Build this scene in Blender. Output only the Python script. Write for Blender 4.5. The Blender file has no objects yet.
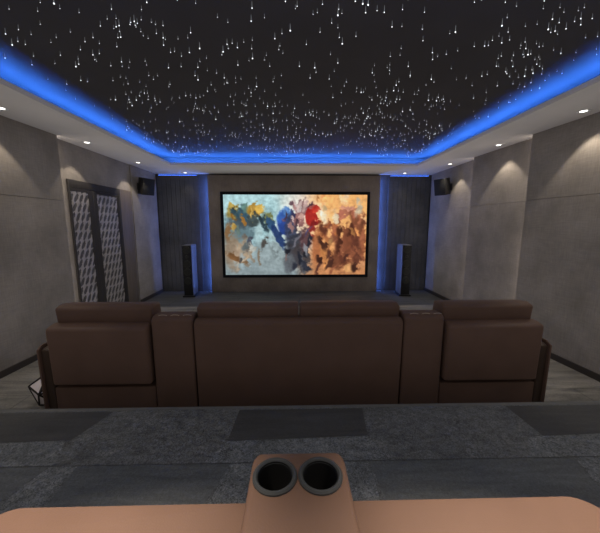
import bpy, bmesh, math, random
from mathutils import Vector, Matrix, Euler, noise
random.seed(7)
S = bpy.context.scene
COL = S.collection
R = math.radians

# ------------------------------------------------------------------ materials
def new_mat(name):
    m = bpy.data.materials.new(name); m.use_nodes = True
    nt = m.node_tree; b = nt.nodes['Principled BSDF']
    return m, nt, b
def mat(name, col, rough=.6, metal=0, var=0, scale=20, bump=0, bscale=200, stretch=None, spec=.4):
    m, nt, b = new_mat(name)
    b.inputs['Base Color'].default_value = (*col, 1); b.inputs['Roughness'].default_value = rough
    b.inputs['Metallic'].default_value = metal; b.inputs['Specular IOR Level'].default_value = spec
    tc = nt.nodes.new('ShaderNodeTexCoord'); mp = nt.nodes.new('ShaderNodeMapping')
    nt.links.new(tc.outputs['Object'], mp.inputs['Vector'])
    if stretch: mp.inputs['Scale'].default_value = stretch
    if var:
        n = nt.nodes.new('ShaderNodeTexNoise'); n.inputs['Scale'].default_value = scale; n.inputs['Detail'].default_value = 6
        nt.links.new(mp.outputs[0], n.inputs['Vector'])
        r = nt.nodes.new('ShaderNodeMapRange'); r.inputs[1].default_value = .3; r.inputs[2].default_value = .7
        r.inputs[3].default_value = 1-var; r.inputs[4].default_value = 1+var
        nt.links.new(n.outputs['Fac'], r.inputs[0])
        mx = nt.nodes.new('ShaderNodeVectorMath'); mx.operation = 'SCALE'; mx.inputs[0].default_value = col
        nt.links.new(r.outputs[0], mx.inputs['Scale']); nt.links.new(mx.outputs[0], b.inputs['Base Color'])
    if bump:
        n2 = nt.nodes.new('ShaderNodeTexNoise'); n2.inputs['Scale'].default_value = bscale; n2.inputs['Detail'].default_value = 3
        nt.links.new(mp.outputs[0], n2.inputs['Vector'])
        bp = nt.nodes.new('ShaderNodeBump'); bp.inputs['Strength'].default_value = bump; bp.inputs['Distance'].default_value = .002
        nt.links.new(n2.outputs['Fac'], bp.inputs['Height']); nt.links.new(bp.outputs[0], b.inputs['Normal'])
    return m
def emit(name, col, st):
    m, nt, b = new_mat(name)
    nt.nodes.remove(b); e = nt.nodes.new('ShaderNodeEmission')
    e.inputs[0].default_value = (*col, 1); e.inputs[1].default_value = st
    nt.links.new(e.outputs[0], nt.nodes['Material Output'].inputs[0]); return m
def fabric(name, col, var=.16):
    """woven wall cloth: crossed fine threads over a soft cloudy tone"""
    m, nt, b = new_mat(name); b.inputs['Roughness'].default_value = .95; b.inputs['Specular IOR Level'].default_value = .1
    tc = nt.nodes.new('ShaderNodeTexCoord')
    prev = None
    for sc, scale, amp in (((1, 1, 14), 9, var*.5), ((14, 14, 1), 9, var*.55), ((1, 1, 1), 2.6, var*1.1)):
        mp = nt.nodes.new('ShaderNodeMapping'); mp.inputs['Scale'].default_value = sc
        nt.links.new(tc.outputs['Object'], mp.inputs['Vector'])
        n = nt.nodes.new('ShaderNodeTexNoise'); n.inputs['Scale'].default_value = scale; n.inputs['Detail'].default_value = 5
        nt.links.new(mp.outputs[0], n.inputs['Vector'])
        r = nt.nodes.new('ShaderNodeMapRange'); r.inputs[1].default_value = .3; r.inputs[2].default_value = .7
        r.inputs[3].default_value = 1-amp; r.inputs[4].default_value = 1+amp
        nt.links.new(n.outputs['Fac'], r.inputs[0])
        if prev is None: prev = r.outputs[0]
        else:
            k = nt.nodes.new('ShaderNodeMath'); k.operation = 'MULTIPLY'
            nt.links.new(prev, k.inputs[0]); nt.links.new(r.outputs[0], k.inputs[1]); prev = k.outputs[0]
    mx = nt.nodes.new('ShaderNodeVectorMath'); mx.operation = 'SCALE'; mx.inputs[0].default_value = col
    nt.links.new(prev, mx.inputs['Scale']); nt.links.new(mx.outputs[0], b.inputs['Base Color'])
    bp = nt.nodes.new('ShaderNodeBump'); bp.inputs['Strength'].default_value = .25; bp.inputs['Distance'].default_value = .003
    nt.links.new(prev, bp.inputs['Height']); nt.links.new(bp.outputs[0], b.inputs['Normal'])
    return m
def stone(name, c1, c2, scale, stretch=(1, 1, 1), rough=.55, speck=0.0, dist=.6):
    m, nt, b = new_mat(name); b.inputs['Roughness'].default_value = rough; b.inputs['Specular IOR Level'].default_value = .3
    tc = nt.nodes.new('ShaderNodeTexCoord'); mp = nt.nodes.new('ShaderNodeMapping'); mp.inputs['Scale'].default_value = stretch
    nt.links.new(tc.outputs['Object'], mp.inputs['Vector'])
    n = nt.nodes.new('ShaderNodeTexNoise'); n.inputs['Scale'].default_value = scale; n.inputs['Detail'].default_value = 9
    n.inputs['Roughness'].default_value = .65; n.inputs['Distortion'].default_value = dist
    nt.links.new(mp.outputs[0], n.inputs['Vector'])
    cr = nt.nodes.new('ShaderNodeValToRGB'); cr.color_ramp.elements[0].position = .32; cr.color_ramp.elements[1].position = .7
    cr.color_ramp.elements[0].color = (*c1, 1); cr.color_ramp.elements[1].color = (*c2, 1)
    nt.links.new(n.outputs['Fac'], cr.inputs[0]); out = cr.outputs[0]
    if speck:
        n2 = nt.nodes.new('ShaderNodeTexNoise'); n2.inputs['Scale'].default_value = 95; n2.inputs['Detail'].default_value = 4
        n2.inputs['Distortion'].default_value = 1.5
        nt.links.new(tc.outputs['Object'], n2.inputs['Vector'])
        r = nt.nodes.new('ShaderNodeMapRange'); r.inputs[1].default_value = .35; r.inputs[2].default_value = .7
        r.inputs[3].default_value = 1-speck; r.inputs[4].default_value = 1+speck*1.6
        nt.links.new(n2.outputs['Fac'], r.inputs[0])
        mx = nt.nodes.new('ShaderNodeVectorMath'); mx.operation = 'SCALE'
        nt.links.new(out, mx.inputs[0]); nt.links.new(r.outputs[0], mx.inputs['Scale']); out = mx.outputs[0]
    nt.links.new(out, b.inputs['Base Color'])
    return m

M = {}
M['wall'] = fabric('wall_fabric', (.25, .222, .198))
M['feature'] = fabric('feature_fabric', (.19, .155, .13), .18)
M['dark_panel'] = fabric('dark_panel_fabric', (.085, .083, .085), .2)
M['plaster'] = mat('plaster_white', (.66, .62, .59), .9, var=.02, scale=3)
M['star_ceiling'] = mat('ceiling_black', (.058, .053, .053), .9, var=.05, scale=4)
M['tray_wall'] = mat('tray_wall_grey', (.11, .105, .105), .9)
M['baseboard'] = mat('baseboard_dark', (.045, .038, .034), .5)
M['floor'] = stone('floor_stone', (.085, .083, .078), (.31, .285, .25), 2.6, (.45, 3.2, 1), .5, .2)
M['floor_dark'] = stone('floor_stone_dark', (.045, .046, .047), (.11, .11, .108), 3.2, (.5, 3.5, 1), .5, .2)
M['grout'] = mat('grout_dark', (.05, .048, .046), .9)
M['slate'] = stone('platform_slate', (.072, .075, .078), (.155, .158, .163), 6, (1, 1.6, 1), .6, .42, 2.2)
M['slate_dark'] = stone('platform_slate_dark', (.05, .05, .052), (.075, .075, .077), 5, (.5, 4, 1), .5, .12)
M['slate_blue'] = stone('platform_slate_blue', (.078, .083, .089), (.13, .136, .143), 5, (.5, 4, 1), .55, .18)
M['slate_speck'] = stone('platform_slate_speckled', (.095, .10, .105), (.175, .182, .19), 9, (1, 1, 1), .65, .5, 1.5)
M['nosing'] = mat('nosing_grey', (.13, .13, .13), .5, var=.1)
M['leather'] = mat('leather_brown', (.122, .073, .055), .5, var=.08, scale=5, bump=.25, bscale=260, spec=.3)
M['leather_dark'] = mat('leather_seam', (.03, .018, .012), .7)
M['arm_shade'] = mat('arm_leather_shade', (.055, .035, .025), .5, var=.1, scale=8)  # armrest leather darkened, the shadow on the arm is in its colour
M['glint'] = mat('console_glint', (.5, .42, .34), .6)  # pale colour of the loops paints the glints on the pleated console top
M['cup_ring'] = mat('cup_plastic', (.045, .049, .054), .38)
M['cup_in'] = mat('cup_inside', (.012, .012, .013), .5)
M['black'] = mat('black_satin', (.012, .012, .013), .4, var=.1)
M['spk_side'] = mat('speaker_lacquer', (.12, .12, .125), .4, var=.06)
M['grille'] = mat('speaker_grille', (.02, .02, .02), .9, bump=.5, bscale=300)
M['cone'] = mat('speaker_cone', (.022, .022, .02), .45)
M['ring'] = mat('speaker_ring', (.05, .05, .042), .4, metal=.5)
M['screen_frame'] = mat('screen_velvet', (.008, .008, .009), .9)
M['door_frame'] = mat('door_dark_wood', (.034, .030, .028), .75, var=.15, scale=6, stretch=(6, 6, .4))
M['door_brown'] = mat('door_brown_wood', (.13, .105, .088), .5, var=.15, scale=6, stretch=(6, 6, .4))
M['relief'] = mat('door_relief_silver', (.31, .285, .27), .45, metal=.15, var=.12, scale=12)
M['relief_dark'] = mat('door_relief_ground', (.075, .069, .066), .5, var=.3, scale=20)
M['trimring'] = mat('downlight_trim', (.7, .7, .7), .4)
M['lens'] = emit('downlight_lens', (1, .95, .86), 5)
M['led'] = emit('led_blue', (.04, .2, 1), 145)
M['led_v'] = emit('led_blue_wall', (.10, .24, 1), 30)
M['led_t'] = emit('led_blue_top', (.07, .2, 1), 4.5)
M['led_w'] = emit('led_warm', (1, .88, .76), 5)
M['star'] = emit('star_tip', (.93, .97, 1), 2.2)
M['star_tail'] = emit('star_filament', (.8, .85, .9), .22)
M['gem_face'] = mat('gem_pale_face', (.66, .58, .57), .5, var=.05)
M['gem_edge'] = mat('gem_black_edge', (.012, .009, .009), .5)

# ------------------------------------------------------------------ mesh helpers
class MB:
    def __init__(s): s.bm = bmesh.new(); s.mats = []
    def mi(s, m):
        if m not in s.mats: s.mats.append(m)
        return s.mats.index(m)
    def _paint(s, before, m):
        i = s.mi(m)
        for f in s.bm.faces:
            if f not in before: f.material_index = i
    def box(s, x0, x1, y0, y1, z0, z1, m, bev=0, seg=3, mtx=None):
        t = bmesh.new(); bmesh.ops.create_cube(t, size=1)
        for v in t.verts: v.co = Vector(((x0+x1)/2+v.co.x*(x1-x0), (y0+y1)/2+v.co.y*(y1-y0), (z0+z1)/2+v.co.z*(z1-z0)))
        if bev: bmesh.ops.bevel(t, geom=list(t.edges), offset=bev, segments=seg, profile=.5, affect='EDGES', clamp_overlap=True)
        s.add(t, m, mtx, bool(bev)); return s
    def prism(s, pts, z0, z1, m, bev=0, seg=3, mtx=None):
        """outline in x,y, extruded in z"""
        t = bmesh.new()
        a = [t.verts.new((p[0], p[1], z0)) for p in pts]; b = [t.verts.new((p[0], p[1], z1)) for p in pts]
        n = len(pts); t.faces.new(a[::-1]); t.faces.new(b)
        for i in range(n): t.faces.new((a[i], a[(i+1) % n], b[(i+1) % n], b[i]))
        bmesh.ops.recalc_face_normals(t, faces=list(t.faces))
        if bev: bmesh.ops.bevel(t, geom=list(t.edges), offset=bev, segments=seg, profile=.5, affect='EDGES', clamp_overlap=True)
        s.add(t, m, mtx, bool(bev)); return s
    def side(s, pts, x0, x1, m, bev=0, seg=3):
        """outline in y,z, extruded in x"""
        t = bmesh.new()
        a = [t.verts.new((x0, p[0], p[1])) for p in pts]; b = [t.verts.new((x1, p[0], p[1])) for p in pts]
        n = len(pts); t.faces.new(a); t.faces.new(b[::-1])
        for i in range(n): t.faces.new((a[(i+1) % n], a[i], b[i], b[(i+1) % n]))
        bmesh.ops.recalc_face_normals(t, faces=list(t.faces))
        if bev: bmesh.ops.bevel(t, geom=list(t.edges), offset=bev, segments=seg, profile=.5, affect='EDGES', clamp_overlap=True)
        s.add(t, m, None, bool(bev)); return s
    def lathe(s, prof, m, c=(0, 0, 0), n=32, mtx=None, cap=True):
        t = bmesh.new(); rings = []
        for r, z in prof:
            rings.append([t.verts.new((r*math.cos(2*math.pi*i/n), r*math.sin(2*math.pi*i/n), z)) for i in range(n)])
        for a, b in zip(rings, rings[1:]):
            for i in range(n): t.faces.new((a[i], a[(i+1) % n], b[(i+1) % n], b[i]))
        if cap:
            t.faces.new(rings[0][::-1]); t.faces.new(rings[-1])
        bmesh.ops.recalc_face_normals(t, faces=list(t.faces))
        mt = Matrix.Translation(c)
        s.add(t, m, (mtx @ mt) if mtx else mt, True); return s
    def tube(s, a, b, r, m, n=8, r2=None):
        a, b = Vector(a), Vector(b); d = b-a; q = d.to_track_quat('Z', 'Y').to_matrix().to_4x4()
        s.lathe([(r, 0), (r if r2 is None else r2, d.length)], m, n=n, mtx=Matrix.Translation(a) @ q); return s
    def poly(s, pts, m):
        i = s.mi(m); f = s.bm.faces.new([s.bm.verts.new(p) for p in pts]); f.material_index = i; return s
    def add(s, t, m, mtx=None, smooth=False):
        i = s.mi(m)
        if mtx: t.transform(mtx)
        for f in t.faces: f.material_index = i; f.smooth = smooth
        me = bpy.data.meshes.new('t'); t.to_mesh(me); t.free(); s.bm.from_mesh(me); bpy.data.meshes.remove(me)
    def build(s, name, parent=None, origin=None):
        me = bpy.data.meshes.new(name)
        if origin is not None:
            s.bm.transform(Matrix.Translation(-Vector(origin)))
        s.bm.to_mesh(me); s.bm.free()
        for m in s.mats: me.materials.append(m)
        try: me.set_sharp_from_angle(angle=R(38))
        except Exception: pass
        o = bpy.data.objects.new(name, me); COL.objects.link(o)
        if origin is not None: o.location = origin
        if parent: o.parent = parent
        return o
def tag(o, label=None, cat=None, group=None, kind=None):
    if label: o['label'] = label
    if cat: o['category'] = cat
    if group: o['group'] = group
    if kind: o['kind'] = kind
    return o
def empty(name, loc=(0, 0, 0), rz=0):
    o = bpy.data.objects.new(name, None); COL.objects.link(o); o.location = loc; o.rotation_euler = (0, 0, rz)
    o.empty_display_size = .1; return o
def struct(mb, name, label=None, cat=None):
    o = mb.build(name); o['kind'] = 'structure'
    if label: o['label'] = label; o['category'] = cat
    return o
def copy_tree(o, parent=None):
    c = o.copy(); COL.objects.link(c)
    if parent: c.parent = parent
    for ch in list(o.children): copy_tree(ch, c)
    return c

# ------------------------------------------------------------------ dimensions
H = 2.505           # underside of the ceiling border
XL, XR, YB, YR = -2.88, 3.0, 6.45, -1.6
TOP = 2.735         # outer height of the shell
PH, PE = .35, 1.70  # platform height and front edge

# ------------------------------------------------------------------ setting
mb = MB().box(XL-.1, XR+.1, YR, YB+.1, -.1, -.004, M['grout'])
rows = [(YR, 1.9), (1.9, 2.42), (2.42, 3.3), (3.3, 4.2), (4.2, 5.18), (5.21, 5.8), (5.8, YB)]
for k, (y0, y1) in enumerate(rows):
    fm = M['floor'] if y1 < 5.3 else M['floor_dark']
    x = XL - (.6 if k % 2 else .05)
    while x < XR:
        x1 = x+1.2
        a, b = max(x, XL), min(x1, XR)
        if b-a > .02: mb.poly([(a+.002, y0+.002, 0), (b-.002, y0+.002, 0), (b-.002, y1-.002, 0), (a+.002, y1-.002, 0)], fm)
        x = x1
mb.poly([(XL, 5.182, 0), (XR, 5.182, 0), (XR, 5.208, 0), (XL, 5.208, 0)], M['nosing'])
struct(mb, 'floor', 'grey brown stone tile floor in front of the raised platform', 'floor')

# raised platform with slate slabs of different finish
mb = MB().box(XL+.001, XR-.001, YR, PE-.03, 0.0, PH-.0015, M['slate'])
def slab(pts, m, lift=0.0):
    mb.poly([(x, y, PH+lift) for x, y in pts], m)
F, N1, B1 = PE-.03, 1.255, .75
slab([(XL, YR), (XR, YR), (XR, F), (XL, F)], M['slate'])
e = .0008
for ox in (-1.585, 0, 1.585):
    slab([(ox-.33+.06*(ox > 1), F-.01), (ox+.42, F-.01), (ox+.395, 1.425), (ox-.345+.09*(ox > 1), 1.40)], M['slate_dark'], e)
    slab([(ox-.345, 1.395), (ox+.395, 1.42), (ox+.46, 1.258), (ox-.43, 1.258)], M['slate_speck'], e)
slab([(-1.585-.33-.45, F-.01), (-1.585-.33, F-.01), (-1.585-.345, 1.40), (-1.585-.5, 1.40)], M['slate_dark'], e)
slab([(-1.585+.42, F-.01), (-1.585+.50, F-.01), (-1.585+.42, 1.425), (-1.585+.395, 1.425)], M['slate_dark'], e)
for x0, x1 in ((-.95, -.36), (.42, 1.3), (-2.3, -1.2), (1.55, 2.6)):
    slab([(x0-.06, 1.252), (x1+.06, 1.252), (x1-.1, B1), (x0-.02, B1)], M['slate_blue'], e)
for x0, x1 in ((-.30, .36), (-1.14, -1.01), (1.36, 1.49)):
    slab([(x0, 1.252), (x1, 1.252), (x1-.02, B1), (x0-.12, B1)], M['slate_speck'], e)
slab([(XL, 1.2535), (XR, 1.2535), (XR, 1.2565), (XL, 1.2565)], M['slate_dark'], 2*e)
struct(mb, 'platform', 'raised dark slate platform between the two sofa rows', 'platform')
mb = MB().box(XL+.001, XR-.001, PE-.03, PE, 0, PH+.001, M['nosing'], .004, 2)
struct(mb, 'trim_1', 'grey nosing along the platform front edge', 'trim')

def wall_box(name, *a):
    return struct(MB().box(*a), name)
wall_box('wall_left', XL-.1, XL, YR, YB+.1, -.1, TOP, M['wall'])
wall_box('wall_right', XR, XR+.1, YR, YB+.1, -.1, TOP, M['wall'])
wall_box('wall_back', XL-.1, XR+.1, YB, YB+.1, -.1, TOP, M['dark_panel'])
wall_box('wall_rear', XL-.1, XR+.1, YR-.1, YR, -.1, TOP, M['wall'])

# fabric covered wall panels, each set at a slight angle, with a horizontal joint
def wedge(side, y0, y1, d0, d1, label, strip=None):
    xw = XL if side < 0 else XR
    s = 1 if side < 0 else -1
    m = MB(); J = 1.75
    for z0, z1 in ((0, J-.003), (J+.003, H)):
        m.prism([(xw, y0), (xw+s*d0, y0), (xw+s*d1, y1), (xw, y1)], z0, z1, M['wall'], .0015, 1)
    dd = .006
    m.prism([(xw, y0+.002), (xw+s*(d0-dd), y0+.002), (xw+s*(d1-dd), y1-.002), (xw, y1-.002)], J-.01, J+.01, M['wall'])
    b.prism([(xw+s*d0, y0), (xw+s*(d0+.012), y0), (xw+s*(d1+.012), y1+.012), (xw, y1+.012), (xw, y1), (xw+s*d1, y1)], 0, .065, M['baseboard'])
    o = struct(m, 'wall_panel', label, 'wall panel')
    if strip:
        q = sorted((xw+s*(d1-.020), xw+s*(d1-.052)))
        tag(MB().box(q[0], q[1], y1+.0002, y1+.006, .08, H-.01, M['led_w']).build('led_strip', None, (q[0], y1, .08)), strip, 'led strip', 'warm LED strips at the ends of the wall panels')
    return o
b = MB()
wedge(-1, -.05, 1.85, .01, .09, 'grey fabric wall panel beside the rear sofa row on the door side')
wedge(-1, 1.85, 3.72, .02, .10, 'wide grey fabric wall panel before the double door', 'warm LED strip at the panel end beside the double door')
wedge(-1, 5.45, 6.40, .015, .02, 'grey fabric wall panel between the double door and the corner')
b.box(XL, XL+.012, 3.732, 3.90, 0, .065, M['baseboard'])
tag(b.build('baseboard_left'), kind='structure')
b = MB()
wedge(1, .2, 1.9, .03, .16, 'grey fabric wall panel beside the rear sofa row opposite the door')
wedge(1, 1.9, 3.57, .06, .20, 'wide near grey fabric wall panel opposite the door side', 'warm LED strip at the end of the near panel opposite the door side')
wedge(1, 3.57, 4.77, .08, .16, 'middle grey fabric wall panel opposite the double door', 'warm LED strip at the end of the middle panel opposite the double door')
wedge(1, 4.77, 6.40, .05, .06, 'far grey fabric wall panel under the surround speaker opposite the door side')
tag(b.build('baseboard_right'), kind='structure')

# ceiling: plaster border, dark tray with its side walls
IX0, IX1, IY0, IY1 = -2.175, 2.245, .72, 5.48
TX0, TX1, TY0, TY1, TZ = -2.66, 2.73, .42, 5.74, 2.685
mb = MB()
mb.box(XL, IX0, YR, YB, H, H+.03, M['plaster']).box(IX1, XR, YR, YB, H, H+.03, M['plaster'])
mb.box(IX0, IX1, IY1, YB, H, H+.03, M['plaster']).box(IX0, IX1, YR, IY0, H, H+.03, M['plaster'])
t = .02
mb.box(IX0-t, IX0, IY0-t, IY1+t, H+.03, H+.042, M['plaster']).box(IX1, IX1+t, IY0-t, IY1+t, H+.03, H+.042, M['plaster'])
mb.box(IX0-t, IX1+t, IY1, IY1+t, H+.03, H+.042, M['plaster']).box(IX0-t, IX1+t, IY0-t, IY0, H+.03, H+.042, M['plaster'])
mb.box(IX0-.085, IX0-.075, IY0, IY1, H+.03, H+.058, M['plaster']).box(IX1+.075, IX1+.085, IY0, IY1, H+.03, H+.058, M['plaster'])  # unseen upstands, added to keep the blue light off the tray centre
struct(mb, 'ceiling', 'pale plaster ceiling border with downlights around the tray', 'ceiling')
mb = MB().box(TX0-.05, TX1+.05, TY0-.05, TY1+.05, TZ, TZ+.05, M['star_ceiling'])
struct(mb, 'ceiling_tray', 'recessed black tray of the star ceiling', 'ceiling')
for k, q in enumerate(((TX0-.05, TX0, TY0, TY1), (TX1, TX1+.05, TY0, TY1), (TX0, TX1, TY1, TY1+.05), (TX0, TX1, TY0-.05, TY0))):
    struct(MB().box(*q, H+.03, TZ, M['tray_wall']), 'trim_%d' % (k+2))

# blue LED strip lying on the border all round the tray
mb = MB(); z0, z1 = H+.031, H+.039
LX0, LX1, LY0, LY1 = IX0-.13, IX1+.13, IY0-.10, IY1+.09
mb.box(LX0-.01, LX0+.01, LY0, LY1, z0, z1, M['led']).box(LX1-.01, LX1+.01, LY0, LY1, z0, z1, M['led'])
mb.box(LX0, LX1, LY1-.01, LY1+.01, z0, z1, M['led']).box(LX0, LX1, LY0-.01, LY0+.01, z0, z1, M['led'])
tag(mb.build('cove_light'), 'blue LED strip hidden in the cove round the star ceiling', 'cove light')

# ------------------------------------------------------------------ screen wall
CX0, CX1 = -1.77, 1.83
mb = MB().box(CX0, CX1, 6.33, 6.352, 0.0, H-.035, M['feature'], .004, 2).box(CX0+.014, CX1-.014, 6.352, YB, 0.0, H-.035, M['feature'])
struct(mb, 'feature_wall', 'brown fabric panel of the wall behind the screen', 'wall panel')
for x0, x1, lab, dr in ((XL+.025, CX0-.21, 'on the door side', -1), (CX1+.20, XR-.065, 'away from the door', 1)):
    mb = MB().box(x0, x1, 6.425, YB, .0, H-.028, M['dark_panel'], .002, 1)
    n = 9
    for i in range(n):
        xa = x0+.01+(x1-x0-.02)*i/n; mb.box(xa+.002, xa+(x1-x0-.02)/n-.002, 6.417, 6.426, .0, H-.028, M['dark_panel'], .003, 1)
    struct(mb, 'wall_panel', 'dark ribbed wall panel behind the tower speaker ' + lab, 'wall panel')
    xi = CX0+.009 if dr < 0 else CX1-.009            # strip on the flank of the brown panel, facing outwards
    for nm, q, st in (('flank of the brown panel', (xi-.004, xi+.004, 6.362, 6.402, .04, H-.10), 'led_v'), ('top of the dark ribbed panel', (x0+.04, x1-.04, 6.432, 6.444, H-.027, H-.021), 'led_t')):
        tag(MB().box(*q, M[st]).build('led_strip', None, ((q[0]+q[1])/2, (q[2]+q[3])/2, q[4])), 'blue LED strip at the ' + nm + ' ' + lab, 'led strip', 'LED strips on the screen wall')

# projection screen with a generic painted battle picture
SX0, SX1, SZ0, SZ1, SY = -1.455, 1.555, .385, 2.075, 6.305
scr = empty('projection_screen', ((SX0+SX1)/2, SY, SZ0))
tag(scr, 'wide black framed projection screen showing a blue and orange fantasy battle picture', 'screen')
mb = MB(); fw = .06
mb.box(SX0-fw, SX0, SY-.012, SY+.025, SZ0-fw, SZ1+fw, M['screen_frame'], .004, 2).box(SX1, SX1+fw, SY-.012, SY+.025, SZ0-fw, SZ1+fw, M['screen_frame'], .004, 2)
mb.box(SX0, SX1, SY-.012, SY+.025, SZ0-fw, SZ0, M['screen_frame'], .004, 2).box(SX0, SX1, SY-.012, SY+.025, SZ1, SZ1+fw, M['screen_frame'], .004, 2)
o = mb.build('screen_frame', scr); o.location = -Vector(scr.location)
NU, NV = 300, 168
def lin(c): return tuple((x/255/12.92 if x/255 < .04045 else ((x/255+.055)/1.055)**2.4) for x in c)
def mixc(a, b, k): return tuple(x+(y-x)*k for x, y in zip(a, b))
def sst(a, b, x):
    k = min(1, max(0, (x-a)/(b-a))); return k*k*(3-2*k)
BL = [  # u, v (down), ru, rv, rotation, colour, softness, roughness of outline
 (.10,.48,.16,.30,0,(96,120,128),.5,.5),(.30,.30,.08,.25,.3,(150,185,190),.6,.6),(.33,.75,.14,.25,0,(150,165,168),.6,.5),
 (.05,.70,.07,.25,0,(150,130,108),.5,.5),(.12,.72,.07,.20,.4,(172,150,128),.5,.5),
 (.07,.22,.055,.10,.3,(150,128,62),.3,.6),(.06,.16,.03,.06,0,(196,166,84),.3,.5),(.13,.26,.05,.13,0,(52,80,96),.3,.5),(.15,.16,.03,.06,-.4,(96,128,120),.3,.5),
 (.22,.19,.065,.09,.2,(178,134,52),.25,.6),(.25,.17,.035,.06,0,(226,186,92),.3,.5),(.20,.30,.045,.09,.2,(64,74,74),.3,.6),(.10,.36,.07,.08,0,(74,86,92),.4,.6),
 (.31,.30,.035,.10,-.4,(120,120,70),.3,.6),(.325,.36,.03,.10,-.5,(48,80,120),.3,.6),(.18,.60,.022,.09,0,(70,72,84),.3,.4),(.185,.68,.03,.09,0,(190,190,180),.4,.4),
 (.03,.45,.03,.12,.2,(130,96,62),.4,.5),(.09,.80,.10,.05,.5,(120,84,52),.4,.5),(.24,.45,.03,.16,.2,(176,205,208),.5,.5),
 (.43,.33,.06,.17,.25,(34,58,132),.2,.6),(.40,.28,.035,.10,.2,(62,100,176),.3,.5),(.38,.52,.028,.18,-.5,(38,58,104),.25,.6),(.44,.20,.035,.05,0,(90,132,190),.4,.5),
 (.47,.42,.05,.22,0,(60,66,92),.3,.6),(.55,.16,.07,.10,0,(138,104,104),.3,.9),(.51,.14,.018,.09,-.5,(206,190,186),.3,.6),(.57,.12,.018,.09,.4,(196,166,160),.3,.6),(.61,.16,.02,.07,.6,(150,70,66),.3,.6),
 (.52,.30,.05,.10,0,(146,100,98),.3,.8),(.54,.27,.02,.05,0,(214,170,158),.3,.6),(.61,.27,.045,.12,-.2,(166,34,32),.2,.6),(.64,.18,.03,.06,0,(190,52,42),.3,.6),(.62,.42,.03,.12,.2,(128,36,36),.3,.6),
 (.50,.66,.08,.22,0,(56,58,68),.3,.7),(.53,.78,.09,.20,0,(70,64,66),.4,.7),(.46,.85,.05,.15,0,(92,96,102),.4,.6),(.57,.55,.05,.16,0,(84,58,62),.4,.7),
 (.66,.62,.05,.26,.1,(172,104,66),.4,.7),(.72,.42,.03,.12,.2,(150,84,52),.3,.7),(.75,.50,.05,.14,0,(128,74,58),.3,.7),(.79,.44,.03,.12,-.3,(176,104,62),.3,.6),(.72,.72,.05,.22,-.1,(196,128,76),.4,.7),
 (.86,.20,.085,.045,-.3,(168,104,84),.25,.5),(.82,.26,.03,.07,.4,(184,112,90),.3,.5),(.92,.27,.03,.09,-.2,(160,92,72),.3,.5),(.86,.16,.06,.03,0,(214,150,124),.3,.5),
 (.91,.42,.035,.10,0,(196,130,98),.3,.5),(.88,.60,.07,.26,.1,(118,66,48),.3,.7),(.94,.66,.05,.28,0,(98,56,44),.3,.6),(.82,.66,.05,.22,-.1,(134,80,58),.4,.7),(.80,.84,.08,.14,0,(112,66,48),.4,.7),(.98,.55,.02,.30,0,(150,88,60),.4,.6),
]
rs = random.Random(3)
def strokes(n, u0, u1, v0, v1, cols, r0, r1):
    for _ in range(n):
        c0 = rs.choice(cols); f0 = rs.uniform(.75, 1.25)
        BL.append((rs.uniform(u0, u1), rs.uniform(v0, v1), rs.uniform(r0, r1)*.2, rs.uniform(r0, r1), rs.uniform(-.8, .8), tuple(min(255, q*f0) for q in c0), .55, .8))
strokes(12, .03, .30, .14, .42, [(58, 84, 96), (196, 160, 84), (40, 54, 62), (120, 140, 130), (150, 104, 48)], .04, .09)
strokes(12, .04, .36, .5, .92, [(120, 132, 134), (92, 86, 80), (170, 150, 126), (186, 196, 196)], .05, .14)
strokes(14, .42, .62, .10, .45, [(170, 130, 126), (96, 70, 80), (204, 180, 174), (60, 60, 96), (120, 50, 50)], .03, .09)
strokes(12, .42, .62, .5, .95, [(40, 42, 52), (92, 90, 98), (120, 96, 92), (140, 140, 146)], .05, .14)
strokes(30, .63, .99, .3, .95, [(206, 140, 84), (92, 52, 40), (216, 160, 104), (140, 84, 60), (70, 42, 36)], .05, .15)
strokes(10, .64, .99, .02, .3, [(250, 214, 160), (232, 160, 100), (255, 236, 200)], .05, .12)
def paint(u, v):
    n1 = noise.fractal(Vector((u*5, v*4, 1)), 1, 2, 5); n2 = noise.fractal(Vector((u*14, v*10, 4)), 1, 2, 4); n3 = noise.fractal(Vector((u*38, v*22, 9)), 1, 2, 3)
    sky = mixc((176, 212, 216), (238, 226, 212), sst(.30, .56, u+.05*n1)); sky = mixc(sky, (240, 178, 112), sst(.50, .72, u+.08*n1))
    low = mixc((138, 152, 156), (196, 134, 90), sst(.45, .65, u+.06*n1))
    c = mixc(sky, low, sst(.30, .95, v+.12*n1))
    hz = sst(.1, .6, n1); c = mixc(c, (252, 238, 214) if u > .5 else (226, 244, 244), .55*hz*(1-v))
    for (bu, bv, ru, rv, ro, col, so, ou) in BL:
        du, dv = u-bu+.012*n2+.010*n3, v-bv+.03*n2-.02*n3
        if abs(du) > .3: continue
        du *= 1.77
        cr, sr = math.cos(ro), math.sin(ro); a, b_ = du*cr+dv*sr, -du*sr+dv*cr
        d = math.sqrt((a/(ru*1.77))**2+(b_/rv)**2)+ou*(.45*n2+.4*n3)
        k = 1-sst(1-so, 1+so*.4, d)
        if k > 0: c = mixc(c, col, k*.92)
    f = 1.04+.12*n3+.08*n2
    return tuple(min(255, max(0, x*f)) for x in c)
me = bpy.data.meshes.new('screen_picture'); vs, fs = [], []
for j in range(NV+1):
    for i in range(NU+1):
        vs.append((SX0+(SX1-SX0)*i/NU, SY, SZ1-(SZ1-SZ0)*j/NV))
for j in range(NV):
    for i in range(NU):
        a = j*(NU+1)+i; fs.append((a, a+NU+1, a+NU+2, a+1))
me.from_pydata(vs, [], fs)
at = me.color_attributes.new('picture', 'FLOAT_COLOR', 'POINT')
buf = []
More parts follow.
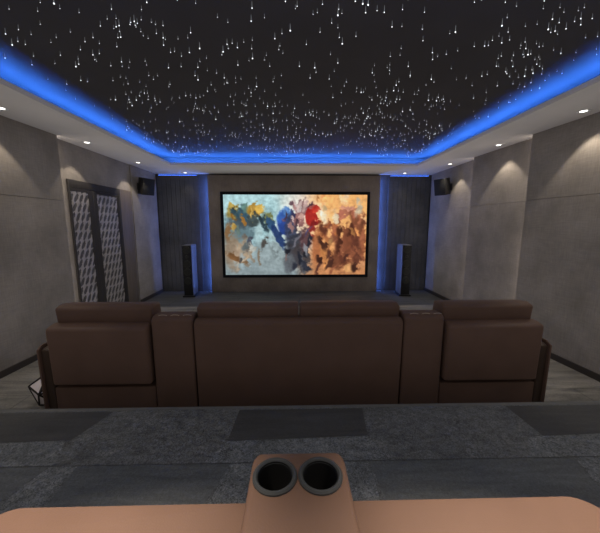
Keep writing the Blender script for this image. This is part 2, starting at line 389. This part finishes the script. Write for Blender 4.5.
for j in range(NV+1):
    for i in range(NU+1): buf += [*lin(paint(i/NU, j/NV)), 1]
at.data.foreach_set('color', buf)
m, nt, bs = new_mat('screen_picture'); nt.nodes.remove(bs)
ca = nt.nodes.new('ShaderNodeVertexColor'); ca.layer_name = 'picture'; em = nt.nodes.new('ShaderNodeEmission'); em.inputs[1].default_value = .88
nt.links.new(ca.outputs[0], em.inputs[0]); nt.links.new(em.outputs[0], nt.nodes['Material Output'].inputs[0])
me.materials.append(m)
o = bpy.data.objects.new('picture', me); COL.objects.link(o); o.parent = scr; o.location = -Vector(scr.location)

# ------------------------------------------------------------------ double door
d = empty('door_1', (XL, 4.5, 0)); d['kind'] = 'structure'; d['label'] = 'dark framed double door with pale embossed silver panels'; d['category'] = 'door'
def dpart(mb, name, par=d, lab=None):
    o = mb.build(name, par); o.location = -Vector(d.location) if par is d else (0, 0, 0)
    if lab: o['label'] = lab
    return o
XD = XL
mb = MB(); DT = 2.04
mb.box(XD+.001, XD+.022, 3.925, 3.945, 0, DT, M['door_frame'], .004, 2).box(XD+.001, XD+.022, 3.945, 5.06, DT-.10, DT, M['door_frame'], .004, 2)
mb.box(XD+.001, XD+.022, 5.0, 5.06, 0, DT-.10, M['door_frame'], .004, 2)
dpart(mb, 'door_frame')
mb = MB().box(XD+.001, XD+.020, 5.062, 5.40, 0, DT, M['door_brown'], .004, 2)
dpart(mb, 'side_panel', d, 'brown wooden side panel')
def relief(y0, y1, z0, z1):
    """embossed sheet: rows of leaf shaped hollows between raised silver ribs"""
    t = bmesh.new(); ny, nz = 48, 230; gr = []
    for j in range(nz+1):
        row = []
        for i in range(ny+1):
            y, z = y0+(y1-y0)*i/ny, z0+(z1-z0)*j/nz
            a, b_ = (y-4.39)/.095, z/.125
            row_ = math.floor(b_); fa = (a+.5*(row_ % 2)) % 1-.5; fb = b_ % 1-.5
            q = math.sqrt(((fa-.75*fb)/.40)**2+(fb/.56)**2)
            h = min(1, max(0, (q-.62)/.5)); h = h*h*(3-2*h)
            h += .45*noise.noise(Vector((y*26, z*26, 3)))
            h = .72*h+.28*abs(math.sin(4*math.pi*(fa-.6*fb)))
            if i in (0, ny) or j in (0, nz): h = 0
            row.append((t.verts.new((XD+.0075+.010*h, y, z)), h))
        gr.append(row)
    mb = MB(); ia, ib = mb.mi(M['relief']), mb.mi(M['relief_dark'])
    hs = {}
    for j in range(nz):
        for i in range(ny):
            q = (gr[j][i], gr[j][i+1], gr[j+1][i+1], gr[j+1][i]); f_ = t.faces.new([v[0] for v in q])
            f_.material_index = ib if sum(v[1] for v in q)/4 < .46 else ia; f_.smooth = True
    me = bpy.data.meshes.new('t'); t.to_mesh(me); t.free(); mb.bm.from_mesh(me); bpy.data.meshes.remove(me)
    return mb
for y0, y1 in ((3.947, 4.392), (4.394, 4.998)):
    s0, s1 = (.012, .10) if y0 < 4.2 else (.08, .03)
    mb = MB().box(XD+.001, XD+.006, y0, y1, 0, DT-.102, M['door_frame'])
    mb.box(XD+.006, XD+.018, y0, y0+s0, 0, DT-.102, M['door_frame'], .003, 1).box(XD+.006, XD+.018, y1-s1, y1, 0, DT-.102, M['door_frame'], .003, 1)
    mb.box(XD+.006, XD+.018, y0+s0, y1-s1, 0, .08, M['door_frame'], .003, 1).box(XD+.006, XD+.018, y0+s0, y1-s1, DT-.14, DT-.102, M['door_frame'], .003, 1)
    leaf = dpart(mb, 'door_leaf')
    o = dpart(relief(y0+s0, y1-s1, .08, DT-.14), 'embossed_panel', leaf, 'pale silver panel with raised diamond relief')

# ------------------------------------------------------------------ speakers
def drv(mb, y, z, r, mtx=None):
    q = Matrix.Translation((0, y, z)) @ Matrix.Rotation(R(90), 4, 'X')
    mb.lathe([(r*1.12, -.003), (r*1.12, .006), (r, .008), (r*.94, .004)], M['ring'], n=28, mtx=q)
    mb.lathe([(r*.95, .005), (r*.84, .009), (r*.76, .002), (r*.3, -.001), (r*.28, .004), (r*.12, .010)], M['cone'], n=28, mtx=q)
def tower(loc, rz, label):
    t = empty('tower_speaker', loc, rz); tag(t, label, 'speaker', 'tower speakers beside the screen')
    w, dp, h = .092, .36, 1.055
    MB().box(-w-.03, w+.03, -.01, dp+.01, 0, .03, M['black'], .006, 2).build('base_plinth', t)
    MB().box(-w, w, 0, dp, .03, h, M['spk_side'], .010, 3).build('cabinet', t)
    MB().box(-w+.004, w-.004, -.010, .001, .04, h-.01, M['black'], .004, 2).build('front_baffle', t)
    for z, r in ((.34, .066), (.52, .066), (.68, .066), (.96, .066)):
        mb = MB(); drv(mb, -.011, z, r); mb.build('woofer', t)
    mb = MB(); drv(mb, -.011, .825, .028); mb.build('tweeter', t)
    return t
tower((-2.115, 5.88, 0), R(3), 'slim dark tower speaker standing on the floor at the door side of the screen')
tower((2.285, 5.86, 0), R(-3), 'slim dark tower speaker on the floor by the screen, away from the door')
def surround(loc, rz, wall_dx, label):
    t = empty('wall_speaker', loc, rz); tag(t, label, 'speaker', 'surround speakers high on the side walls')
    mt = Matrix.Rotation(R(10), 4, 'X')
    mb = MB().prism([(-.12, -.09), (.12, -.09), (.085, .09), (-.085, .09)], -.15, .15, M['black'], .008, 2, mtx=mt); mb.build('cabinet', t)
    MB().box(-.112, .112, -.100, -.089, -.142, .142, M['grille'], .004, 2, mtx=mt).build('grille', t)
    MB().box(-.014, .014, -.102, -.0995, -.128, -.122, M['ring'], mtx=mt).build('badge', t)
    return t
def bracket(a, x0, x1, y):
    lo, hi = min(x0, x1), max(x0, x1); mb = MB(); z = a.location.z
    mb.tube((x0, y, z), (x1, y, z), .016, M['black']).box(x1-.005, x1+.005, y-.05, y+.05, z-.06, z+.06, M['black'], .003, 1)
    o = mb.build('wall_bracket', a); o.matrix_parent_inverse = (Matrix.Translation(a.location) @ Matrix.Rotation(a.rotation_euler.z, 4, 'Z')).inverted()
bracket(surround((-2.72, 5.66, 2.155), R(62), -1, 'black surround speaker mounted high between the double door and the corner'), -2.76, -2.856, 5.68)
bracket(surround((2.785, 5.58, 2.155), R(-62), 1, 'black surround speaker mounted high on the far panel of the wall without the door'), 2.83, 2.938, 5.60)

# ------------------------------------------------------------------ downlights
def downlight(x, y, label, power, ang, blend=.25, rad=.02, tilt=(0, 0), grp='recessed downlights in the ceiling border', col=(1, .88, .71)):
    t = empty('downlight', (x, y, H)); tag(t, label, 'downlight', grp)
    MB().lathe([(.028, -.001), (.044, -.006), (.050, -.004), (.050, 0), (.028, 0)], M['trimring'], n=28, cap=False).build('trim_ring', t)
    MB().lathe([(.001, -.0035), (.028, -.002), (.028, 0)], M['lens'], n=24).build('lens', t)
    l = bpy.data.lights.new('downlight_beam', 'SPOT'); l.energy = power; l.spot_size = R(ang); l.spot_blend = blend; l.shadow_soft_size = rad; l.color = col
    o = bpy.data.objects.new('downlight_beam', l); COL.objects.link(o); o.location = (x, y, H-.02); o.rotation_euler = (R(tilt[0]), R(tilt[1]), 0)
    return t
PW, AN = 15, 84
for x, y, lab in (
    (-2.635, 1.77, 'downlight in the ceiling border above the wall panel beside the platform, door side'),
    (-2.635, 2.90, 'downlight in the ceiling border above the wide wall panel before the door'),
    (-2.640, 4.03, 'downlight in the ceiling border above the near leaf of the double door'),
    (-2.635, 5.28, 'downlight in the ceiling border between the double door and the surround speaker'),
    (2.690, 1.72, 'downlight in the ceiling border above the wall panel beside the platform, opposite the door'),
    (2.693, 2.85, 'large looking downlight above the near wall panel opposite the door side'),
    (2.721, 4.03, 'downlight above the middle wall panel opposite the double door'),
    (2.735, 5.28, 'downlight above the far wall panel near the surround speaker opposite the door')):
    downlight(x, y, lab, PW, AN)
downlight(-2.195, 6.27, 'downlight above the tower speaker on the door side of the screen', 2, 70)
downlight(2.294, 6.22, 'downlight above the tower speaker away from the door', 2, 70)
for x in (-.53, .565):
    downlight(x, .30, 'downlight above the ' + ('door side' if x < 0 else 'far from door side') + ' seat of the rear sofa row', 305, 46, .88, .03, col=(1, .86, .68))

# ------------------------------------------------------------------ star ceiling lights
def star_mesh(r, tl):
    mb = MB()
    mb.lathe([(.0004, -tl), (r*.7, -tl+r*.4), (r, -tl+r), (r*.7, -tl+r*1.7), (.0004, -tl+r*2.1)], M['star'], n=6)
    mb.lathe([(r*.6, -tl+r*2), (.0007, 0)], M['star_tail'], n=4)
    return mb
pts = []
cl = [(random.uniform(-2.3, 2.4), 1.65+3.85*random.random()**1.2, random.uniform(.05, .26), random.choice((3, 5, 8, 12))) for _ in range(150)]
for cx, cy, sg, n in cl:
    for _ in range(n): pts.append((random.gauss(cx, sg), random.gauss(cy, sg)))
for _ in range(420): pts.append((random.uniform(-2.5, 2.6), 1.65+3.85*random.random()**1.2))
pts = [p for p in pts if -2.11 < p[0] < 2.18 and 1.70 < p[1] < 5.41 and abs(p[0]) < 1.05*p[1]+.1]
keep = []
for p in pts:
    if all((p[0]-q[0])**2+(p[1]-q[1])**2 > .0006 for q in keep): keep.append(p)
keep.sort(key=lambda p: p[0]**2+p[1]**2)
SIZES = [(.0015, .022), (.0021, .030), (.0029, .038), (.0040, .044)]
proto = []
for i, sz in enumerate(SIZES):
    me = star_mesh(*sz).build('star_light'); proto.append(me.data); bpy.data.objects.remove(me)
rnd = [random.choices((0, 1, 2, 3), (6, 5, 2.6, 1))[0] for _ in keep]
for p, k in list(zip(keep, rnd))[:300]:
    o = bpy.data.objects.new('star_light', proto[k]); COL.objects.link(o); o.location = (p[0], p[1], TZ)
    tag(o, 'tiny white star light hanging from the black ceiling tray', 'star light', 'star lights of the ceiling')
mb = MB()
far = list(zip(keep, rnd))[300:]
for p, k in far:
    t = bmesh.new(); t.from_mesh(proto[k]); t.transform(Matrix.Translation((p[0], p[1], TZ)))
    ia, ib = mb.mi(M['star']), mb.mi(M['star_tail'])
    me = bpy.data.meshes.new('t'); t.to_mesh(me); t.free(); mb.bm.from_mesh(me); bpy.data.meshes.remove(me)
if far: tag(mb.build('star_lights'), 'far field of tiny white star lights towards the screen end of the ceiling', 'star lights', 'star lights of the ceiling', 'stuff')

# ------------------------------------------------------------------ sofas
def cut(obj, cutters):
    for c in cutters:
        md = obj.modifiers.new('b', 'BOOLEAN'); md.operation = 'DIFFERENCE'; md.object = c; md.solver = 'EXACT'
    dg = bpy.context.evaluated_depsgraph_get(); me = bpy.data.meshes.new_from_object(obj.evaluated_get(dg))
    obj.modifiers.clear(); obj.data = me
    for c in cutters: bpy.data.objects.remove(c)
    try: me.set_sharp_from_angle(angle=R(38))
    except Exception: pass
def cup_holder(parent, x, y, z, ro=.049, ri=.037, dep=.085):
    mb = MB()
    mb.lathe([(ri, -.002), (ri+.002, .004), (ri+.005, .0065), (ro-.003, .0065), (ro, .003), (ro, -.004), (ri+.001, -.004)], M['cup_ring'], n=48, cap=False)
    mb.lathe([(ri+.0005, .003), (ri-.002, -dep), (ri-.006, -dep-.003), (.002, -dep-.003)], M['cup_in'], n=48, cap=False)
    o = mb.build('cup_holder', parent); o.location = (x, y, z); o['label'] = 'dark grey ringed cup holder'; return o
L = M['leather']
def cushion(x0, x1, y0, y1, z0, z1, bev, puff=.0, m=None, corner=.06):
    """leather cushion: rounded plan corners, soft edges and a slightly domed top"""
    t = bmesh.new(); nx, ny = 14, 12
    bmesh.ops.create_cube(t, size=1)
    for v in t.verts: v.co = Vector(((x0+x1)/2+v.co.x*(x1-x0), (y0+y1)/2+v.co.y*(y1-y0), (z0+z1)/2+v.co.z*(z1-z0)))
    ve = [e_ for e_ in t.edges if abs(e_.verts[0].co.z-e_.verts[1].co.z) > .01]
    bmesh.ops.bevel(t, geom=ve, offset=corner, segments=6, profile=.5, affect='EDGES', clamp_overlap=True)
    he = [e_ for e_ in t.edges if abs(e_.verts[0].co.z-e_.verts[1].co.z) < 1e-5 and len(e_.link_faces) == 2 and abs(e_.link_faces[0].normal.z-e_.link_faces[1].normal.z) > .5]
    bmesh.ops.bevel(t, geom=he, offset=bev, segments=5, profile=.5, affect='EDGES', clamp_overlap=True)
    return t
# front row, seen from behind
FX, FY = .04, 2.0
sf = empty('cinema_sofa', (FX, FY, 0)); tag(sf, 'long brown leather cinema sofa row on the lower floor, seen from behind', 'sofa')
def sp(mb, name, par=None, lab=None):
    o = mb.build(name, par or sf)
    if lab: o['label'] = lab
    return o
for s in (-1, 1):
    i, u = sorted((s*1.035, s*1.762))
    bi, bu = (i+.012, u-.028) if s > 0 else (i+.028, u-.012)
    # outer recliner: base, seat, leaning back, headrest
    sp(MB().box(i+.004, u-.004, .015, .86, .02, .304, L, .008, 3), 'seat_base')
    mb = MB(); mb.add(cushion(i+.01, u-.01, .20, .92, .345, .50, .04, corner=.05), L, None, True); sp(mb, 'seat_cushion')
    sp(MB().side([(-.03, .34), (-.045, .762), (.02, .782), (.17, .77), (.24, .50), (.24, .34)], bi, bu, L, .022, 4), 'backrest')
    hx0, hx1 = (i+.005, u-.055) if s > 0 else (i+.045, u-.012)
    sp(MB().side([(.055, .72), (.035, .885), (.09, .905), (.20, .89), (.23, .73)], hx0, hx1, L, .020, 4), 'headrest')
    a, c = sorted((s*1.755, s*1.818))
    ar = sp(MB().side([(.015, .02), (.005, .59), (.04, .605), (.85, .58), (.9, .53), (.9, .02)], a, c, M['arm_shade'], .010, 3), 'armrest')
    ed = s*1.819
    q0, q1 = sorted((ed-s*.002, ed+s*.012))
    sp(MB().side([(-.004, .03), (-.012, .60), (.03, .625), (.86, .595), (.91, .54), (.91, .03)], q0, q1, L, .004, 2), 'side_board', ar, 'brown outer side board')
    # console between the seats, with pleated top edge and two cup holders in front
    a, c = sorted((s*.742, s*1.029))
    co = sp(MB().side([(-.005, .02), (-.015, .812), (.02, .838), (.10, .838), (.17, .82), (.20, .58), (.9, .55), (.9, .02)], a, c, L, .016, 3), 'console')
    cs = []
    for k in (-1, 1):
        cx, cy = (a+c)/2+k*.06, .76
        cs.append(MB().lathe([(.042, -.12), (.042, .2)], L, c=(cx+FX, cy+FY, .55)).build('cutter'))
    bpy.context.view_layer.update(); cut(co, cs)
    for k in (-1, 1): cup_holder(co, (a+c)/2+k*.06, .76, .560)
    for k in range(3):
        cx = a+.05+k*.085; mb = MB(); pr = None
        for q in range(7):
            th = math.pi*(.15+.7*q/6); pt = (cx+.026-.030*math.cos(th)*1.1, .0+.010, .832+.010*math.sin(th))
            if pr: mb.tube(pr, pt, .0016, M['glint'], 6)
            pr = pt
        sp(mb, 'pleat_glint', co, 'pale loop of painted glint along the console top')
# central two-seat section
sp(MB().side([(.0, .02), (-.03, .79), (.01, .815), (.15, .80), (.23, .50), (.23, .02)], -.734, .734, L, .020, 4), 'backrest')
sp(MB().box(-.734, .734, .225, .86, .02, .345, L, .02, 3), 'seat_base')
for s in (-1, 1):
    a, c = sorted((s*.004, s*.728)); mb = MB(); mb.add(cushion(a, c, .235, .92, .345, .50, .04, corner=.05), L, None, True); sp(mb, 'seat_cushion')
    sp(MB().side([(.055, .75), (.035, .885), (.09, .907), (.20, .89), (.23, .73)], a, c, L, .018, 4), 'headrest')

# rear row, the near seats and the console at the camera's feet
RX = .012; RB = PH
sr = empty('cinema_sofa', (RX, 0, RB)); tag(sr, 'tan leather cinema sofa row on the platform with cup holder console, nearest the viewer', 'sofa')
def rp(mb, name, par=None, lab=None):
    o = mb.build(name, par or sr)
    if lab: o['label'] = lab
    return o
ZT = .92-RB; ZS = .842-RB
def near_cushion(x0, x1, y0, y1, z0, z1, out):
    """seat with a rounded outer front corner; the side at the console stays straight"""
    cr = .06; p = [(x0, y0), (x1, y0)]
    for (cx, xs, st) in ((x1, 1, 0), (x0, -1, 90)):
        rr = cr if out == xs else .012
        for k in range(9):
            a_ = R(st+90*k/8); p.append((cx-xs*rr+rr*math.cos(a_), y1-rr+rr*math.sin(a_)))
    return MB().prism(p, z0, z1, L, .010, 4)
for x0, x1, out in ((-1.235, -.688, 1), (-.676, -.104, -1), (.104, .678, 1), (.690, 1.24, -1)):
    rp(near_cushion(x0, x1, -.02, .590, .33, ZS, out), 'seat_cushion')
    rp(MB().box(x0+.004, x1-.004, -.35, .56, .02, .328, L, .015, 2), 'seat_base')
    rp(MB().side([(-.03, .33), (-.10, .80), (-.16, .84), (-.30, .82), (-.36, .70), (-.33, .33)], x0+.003, x1-.003, L, .025, 3), 'backrest')
t = bmesh.new()
co = MB().prism([(-.112, -.33), (.11, -.33), (.11, .30), (.108, .628), (.097, .65), (-.099, .65), (-.110, .628), (-.112, .30)], .02, ZT, L, .012, 4)
co = rp(co, 'console')
cs = []
for k in (-1, 1):
    cs.append(MB().lathe([(.042, -.13), (.042, .1)], L, c=(RX-.004+k*.050, .577, RB+ZT), n=48).build('cutter'))
bpy.context.view_layer.update(); cut(co, cs)
for k in (-1, 1): cup_holder(co, -.004+k*.050, .577, ZT+.001)

# ------------------------------------------------------------------ faceted side table behind the sofa arm
gx, gy = -2.005, 2.38
g = empty('side_table', (gx, gy, 0)); tag(g, 'small pale faceted side table with black edges, half hidden behind the front sofa arm', 'side table')
n = 5; A0 = 200/360*n; ring = lambda r, z, o_: [Vector((r*math.cos(2*math.pi*(k+o_+A0)/n), r*math.sin(2*math.pi*(k+o_+A0)/n), z)) for k in range(n)]
bt, md_, tp = ring(.13, .008, .5), ring(.19, .145, 0), ring(.055, .245, .5)
mb = MB(); em_ = MB()
def tri(*p): mb.poly([tuple(v) for v in p], M['gem_face'])
def edge(a, c): em_.tube(a, c, .007, M['gem_edge'], 6)
mb.poly([tuple(v) for v in tp], M['gem_face']); mb.poly([tuple(v) for v in bt[::-1]], M['gem_face'])
for k in range(n):
    k1 = (k+1) % n
    tri(md_[k], bt[k], md_[k1]); tri(bt[k], bt[k1], md_[k1]); tri(md_[k], md_[k1], tp[k]); tri(tp[k], md_[k1], tp[k1])
    edge(md_[k], md_[k1]); edge(bt[k], bt[k1]); edge(tp[k], tp[k1]); edge(md_[k], bt[k]); edge(bt[k], md_[k1]); edge(md_[k], tp[k]); edge(tp[k], md_[k1])
mb.build('body', g); o = em_.build('edge_frame', g); o['label'] = 'black edge frame'

# ------------------------------------------------------------------ world, renderer, camera
w = bpy.data.worlds.new('World'); S.world = w; w.use_nodes = True
w.node_tree.nodes['Background'].inputs[0].default_value = (1, .96, .92, 1); w.node_tree.nodes['Background'].inputs[1].default_value = 0.0
S.cycles.use_fast_gi = True; S.cycles.fast_gi_method = 'ADD'; S.cycles.ao_bounces_render = 1
w.light_settings.ao_factor = .185; w.light_settings.distance = .5
S.cycles.use_denoising = True
S.cycles.max_bounces = 8; S.cycles.sample_clamp_indirect = 4
S.view_settings.view_transform = 'Standard'; S.view_settings.look = 'None'; S.view_settings.exposure = 0; S.view_settings.gamma = 1; S.view_settings.use_curve_mapping = False
f = 295.0
c = bpy.data.cameras.new('camera'); c.sensor_width = 36; c.sensor_fit = 'HORIZONTAL'; c.lens = f/600*36; c.clip_start = .02
o = bpy.data.objects.new('camera', c); COL.objects.link(o); o.location = (0, 0, 1.47)
o.rotation_euler = (R(90)-math.atan(42.5/f), 0, -math.atan(6.7/f)); S.camera = o
